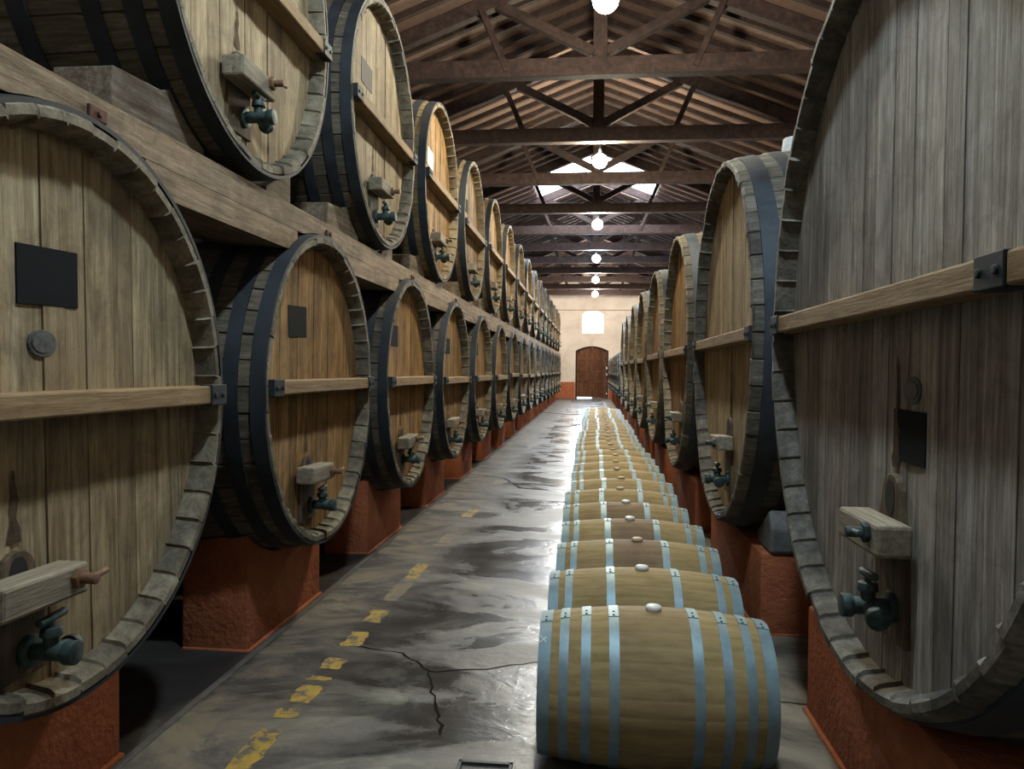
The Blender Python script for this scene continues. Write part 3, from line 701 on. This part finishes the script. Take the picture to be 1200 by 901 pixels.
def hoopm(x0, x1):
    pr = [(x0+(x1-x0)*i/3, brad(x0+(x1-x0)*i/3)+.0035) for i in range(4)]
    pr = [(x0, pr[0][1]-.006)]+pr+[(x1, pr[-1][1]-.006)]
    b = MB().lathe(pr, 72)
    # riveted lap of the band
    xa, xb = x0-.001, x1+.001; ts = [PI/2-.22+(.17)*i/4 for i in range(5)]
    P = [(x, -(brad(x)+dr)*math.cos(tt), (brad(x)+dr)*math.sin(tt)) for tt in ts for x, dr in ((xa, .002), (xa, .0062), (xb, .0062), (xb, .002))]
    F = [(0, 1, 2, 3), (19, 18, 17, 16)]+[(4*i+j, 4*i+(j+1) % 4, 4*i+4+(j+1) % 4, 4*i+4+j) for i in range(4) for j in range(4)]
    b.poly(P, F)
    return b.mesh('hoop', 'galv', smooth=40)
def rivetm(x0, x1, q):
    xm = (x0+x1)/2; tt = PI/2-.19+q*.09; rr = brad(xm)+.005; d = Vector((0, -math.cos(tt), math.sin(tt)))
    return MB().cyl(Vector((xm, 0, 0))+d*rr, Vector((xm, 0, 0))+d*(rr+.004), .006, .004, n=10).mesh('rivet', 'rivet')
H8 = [(0, .05), (.085, .122), (.172, .21), (.283, .323)]; H6 = [(0, .05), (.082, .118), (.285, .325)]
def both(hs): return [(-hl+a, -hl+c) for a, c in hs]+[(hl-c, hl-a) for a, c in reversed(hs)]
H8, H6 = both(H8), both(H6)
hm = {h: hoopm(*h) for h in set(H8+H6)}; rv = {h: [rivetm(*h, q) for q in (0, 1)] for h in set(H8+H6)}
bungm = MB().lathe([(0, .001), (0, .026), (.006, .033), (.018, .034), (.024, .029), (.026, .001)], 24).mesh('bung', 'bungw', smooth=50)
NB, YB0, SB, XB = 28, 3.3, .668, .262
for k in range(NB):
    rs = random.Random(500+k)
    if k == 0: lab = 'nearest oak barrel lying in the aisle row, with eight galvanised hoops'
    elif k < 14: lab = 'pale oak barrel lying in the aisle row, %s from the camera' % ORD[k]
    else: lab = 'pale oak barrel lying in the aisle row, %s from the far end' % ORD[NB-1-k]
    dx = [0, .0, .01, .012, -.005][k] if k < 5 else rs.uniform(-.02, .03)
    t = thing('oak_barrel', lab, 'barrel', (XB+dx, YB0+k*SB+(rs.uniform(-.008, .008) if k else 0), BRD+.004), rs.uniform(-.012, .012) if k else .0, 'oak barrels lying in the aisle')
    st = {0: 'barrel1', 1: 'barrel0', 2: 'barrel2', 3: 'barrel2', 4: 'barrel2', 5: 'barrel0'}.get(k) or rs.choice(['barrel0', 'barrel0', 'barrel1'])
    rot = (rs.uniform(-.05, .05), 0, 0)
    put('stave_body', body, t, mat=st)
    put('head', hd, t); o = put('head', hd, t, rot=(0, 0, PI))
    for h in (H8 if k == 0 else H6):
        ho = put('hoop', hm[h], t, rot=(rs.uniform(-.06, .06), 0, 0))
        if k < 6:
            for me in rv[h]: put('rivet', me, ho)
    bo = put('bung', bungm, t, loc=(rs.uniform(-.01, .01), 0, BRD-.006), rot=(0, -PI/2, 0), mat='bungw' if k in (0, 1, 3, 4) else 'bungt')
    if k == 0:
        b = MB(); xm = -hl+.02
        for sg in (-1, 1):
            P = []
            for i in range(5):
                tt = PI/2+.45 - 0; a = -1+i*.5
                th = PI-(PI/2-.62) + 0
                ang = PI/2-.62+a*.062; rr = brad(xm)+.0052
                for w in (-.003, .003): P.append((xm+sg*a*.016+w, -rr*math.cos(ang), rr*math.sin(ang)))
            b.poly(P, [(2*i, 2*i+1, 2*i+3, 2*i+2) for i in range(4)])
        put('chalk_mark', b.mesh('chalk_mark', 'chalk', smooth=0), t)['label'] = 'white chalk cross'

# ------------------------------------------------------------------ floor details
def ribbon(pix, w0, w1, seed=0, z=.0012):
    rs = random.Random(seed); pts = [on_floor(*p) for p in pix]; q = [pts[0]]
    for a, c in zip(pts, pts[1:]):
        n = max(2, int((c-a).length/.05))
        for i in range(1, n+1):
            p = a.lerp(c, i/n); q.append(p + Vector((rs.uniform(-.012, .012), rs.uniform(-.012, .012), 0)))
    P = []; N = len(q)
    for i, p in enumerate(q):
        d = (q[min(i+1, N-1)]-q[max(i-1, 0)]).normalized(); nn = Vector((-d.y, d.x, 0)); w = rs.uniform(w0, w1)/2*(.35 if i in (0, N-1) else 1)
        P += [p+nn*w+Vector((0, 0, z)), p-nn*w+Vector((0, 0, z))]
    return MB().poly(P, [(2*i, 2*i+1, 2*i+3, 2*i+2) for i in range(N-1)])
CR = [([(415, 757), (470, 765), (502, 787), (560, 785), (610, 778), (640, 776)], .008, .018), ([(502, 787), (508, 815), (513, 838), (519, 862)], .008, .018),
      ([(885, 815), (908, 822), (950, 826)], .006, .02), 
      ([(607, 543), (640, 545), (674, 547)], .02, .05), ([(560, 521), (600, 522), (640, 526), (674, 527)], .03, .08),
      ([(640, 588), (690, 588)], .03, .06), ([(545, 555), (590, 560), (610, 572)], .01, .05), ([(640, 502), (672, 499), (684, 496)], .06, .2), ([(636, 483), (668, 486), (684, 485)], .1, .3)]
for i, (px, a, c) in enumerate(CR):
    put('crack', ribbon(px, a, c, i).mesh('crack', 'crack', smooth=0), fl)
DASH = [(855, 903, 1), (830, 841, 1), (803, 823, 1), (793, 797, 1), (771, 784, 1), (741, 757, 1), (715, 729, 1), (683, 704, 0), (661, 678, 1), (625, 640, 0), (597, 606, 1), (563, 568, 0), (519, 526, 0), (503, 506, 0)]
for i, (ya, yb_, full) in enumerate(DASH):
    rs = random.Random(900+i); P = []
    for j in range(7):
        py = yb_+(ya-yb_)*j/6; px = 283+(895-py)/1.0973*1.0 if py > 600 else 553.5+(600-py)/1.117
        c = on_floor(px, py)
        P += [(c.x-.058+rs.uniform(-.014, .014), c.y+rs.uniform(-.01, .01), .0016), (c.x+.058+rs.uniform(-.014, .014), c.y+rs.uniform(-.01, .01), .0016)]
    put('painted_dash', MB().poly(P, [(2*k, 2*k+1, 2*k+3, 2*k+2) for k in range(6)]).mesh('painted_dash', 'yellow' if full else 'yellow_faded', smooth=0), fl)['label'] = 'worn yellow paint dash'
struct('trim_2', MB().box(-1.945, -1.905, YB, 44, -.01, .008).mesh('trim_2', 'edge', .006, smooth=0))
# iron drain by the nearest barrel
a, c = on_floor(538, 893), on_floor(602, 893)
b = MB().box(a.x, c.x, a.y-.5, a.y-.48, -.01, .014).box(a.x, c.x, a.y-.02, a.y, -.01, .014).box(a.x, a.x+.015, a.y-.5, a.y, -.01, .014).box(c.x-.015, c.x, a.y-.5, a.y, -.01, .014)
b2 = MB()
for i in range(8): b2.box(a.x+.02, c.x-.02, a.y-.46+i*.055, a.y-.435+i*.055, -.01, .01)
t = thing('floor_drain', 'dark iron drain grate in the floor left of the nearest barrel', 'drain', ((a.x+c.x)/2, a.y-.25, 0))
for nm, bb in (('drain_frame', b), ('grate', b2)):
    o = put(nm, bb.mesh(nm, 'rivet', .002, smooth=0), t); o.location = (-(a.x+c.x)/2, -(a.y-.25), 0)

# ------------------------------------------------------------------ world and view
w = bpy.data.worlds.new('world'); scene.world = w; w.use_nodes = True
w.node_tree.nodes['Background'].inputs[0].default_value = (.75, .88, 1, 1); w.node_tree.nodes['Background'].inputs[1].default_value = 4.
vs = scene.view_settings
vs.view_transform = 'Standard'; vs.look = 'None'; vs.exposure = -.12; vs.gamma = 1; vs.use_curve_mapping = False
scene.cycles.max_bounces = 6; scene.cycles.diffuse_bounces = 2; scene.cycles.use_denoising = True
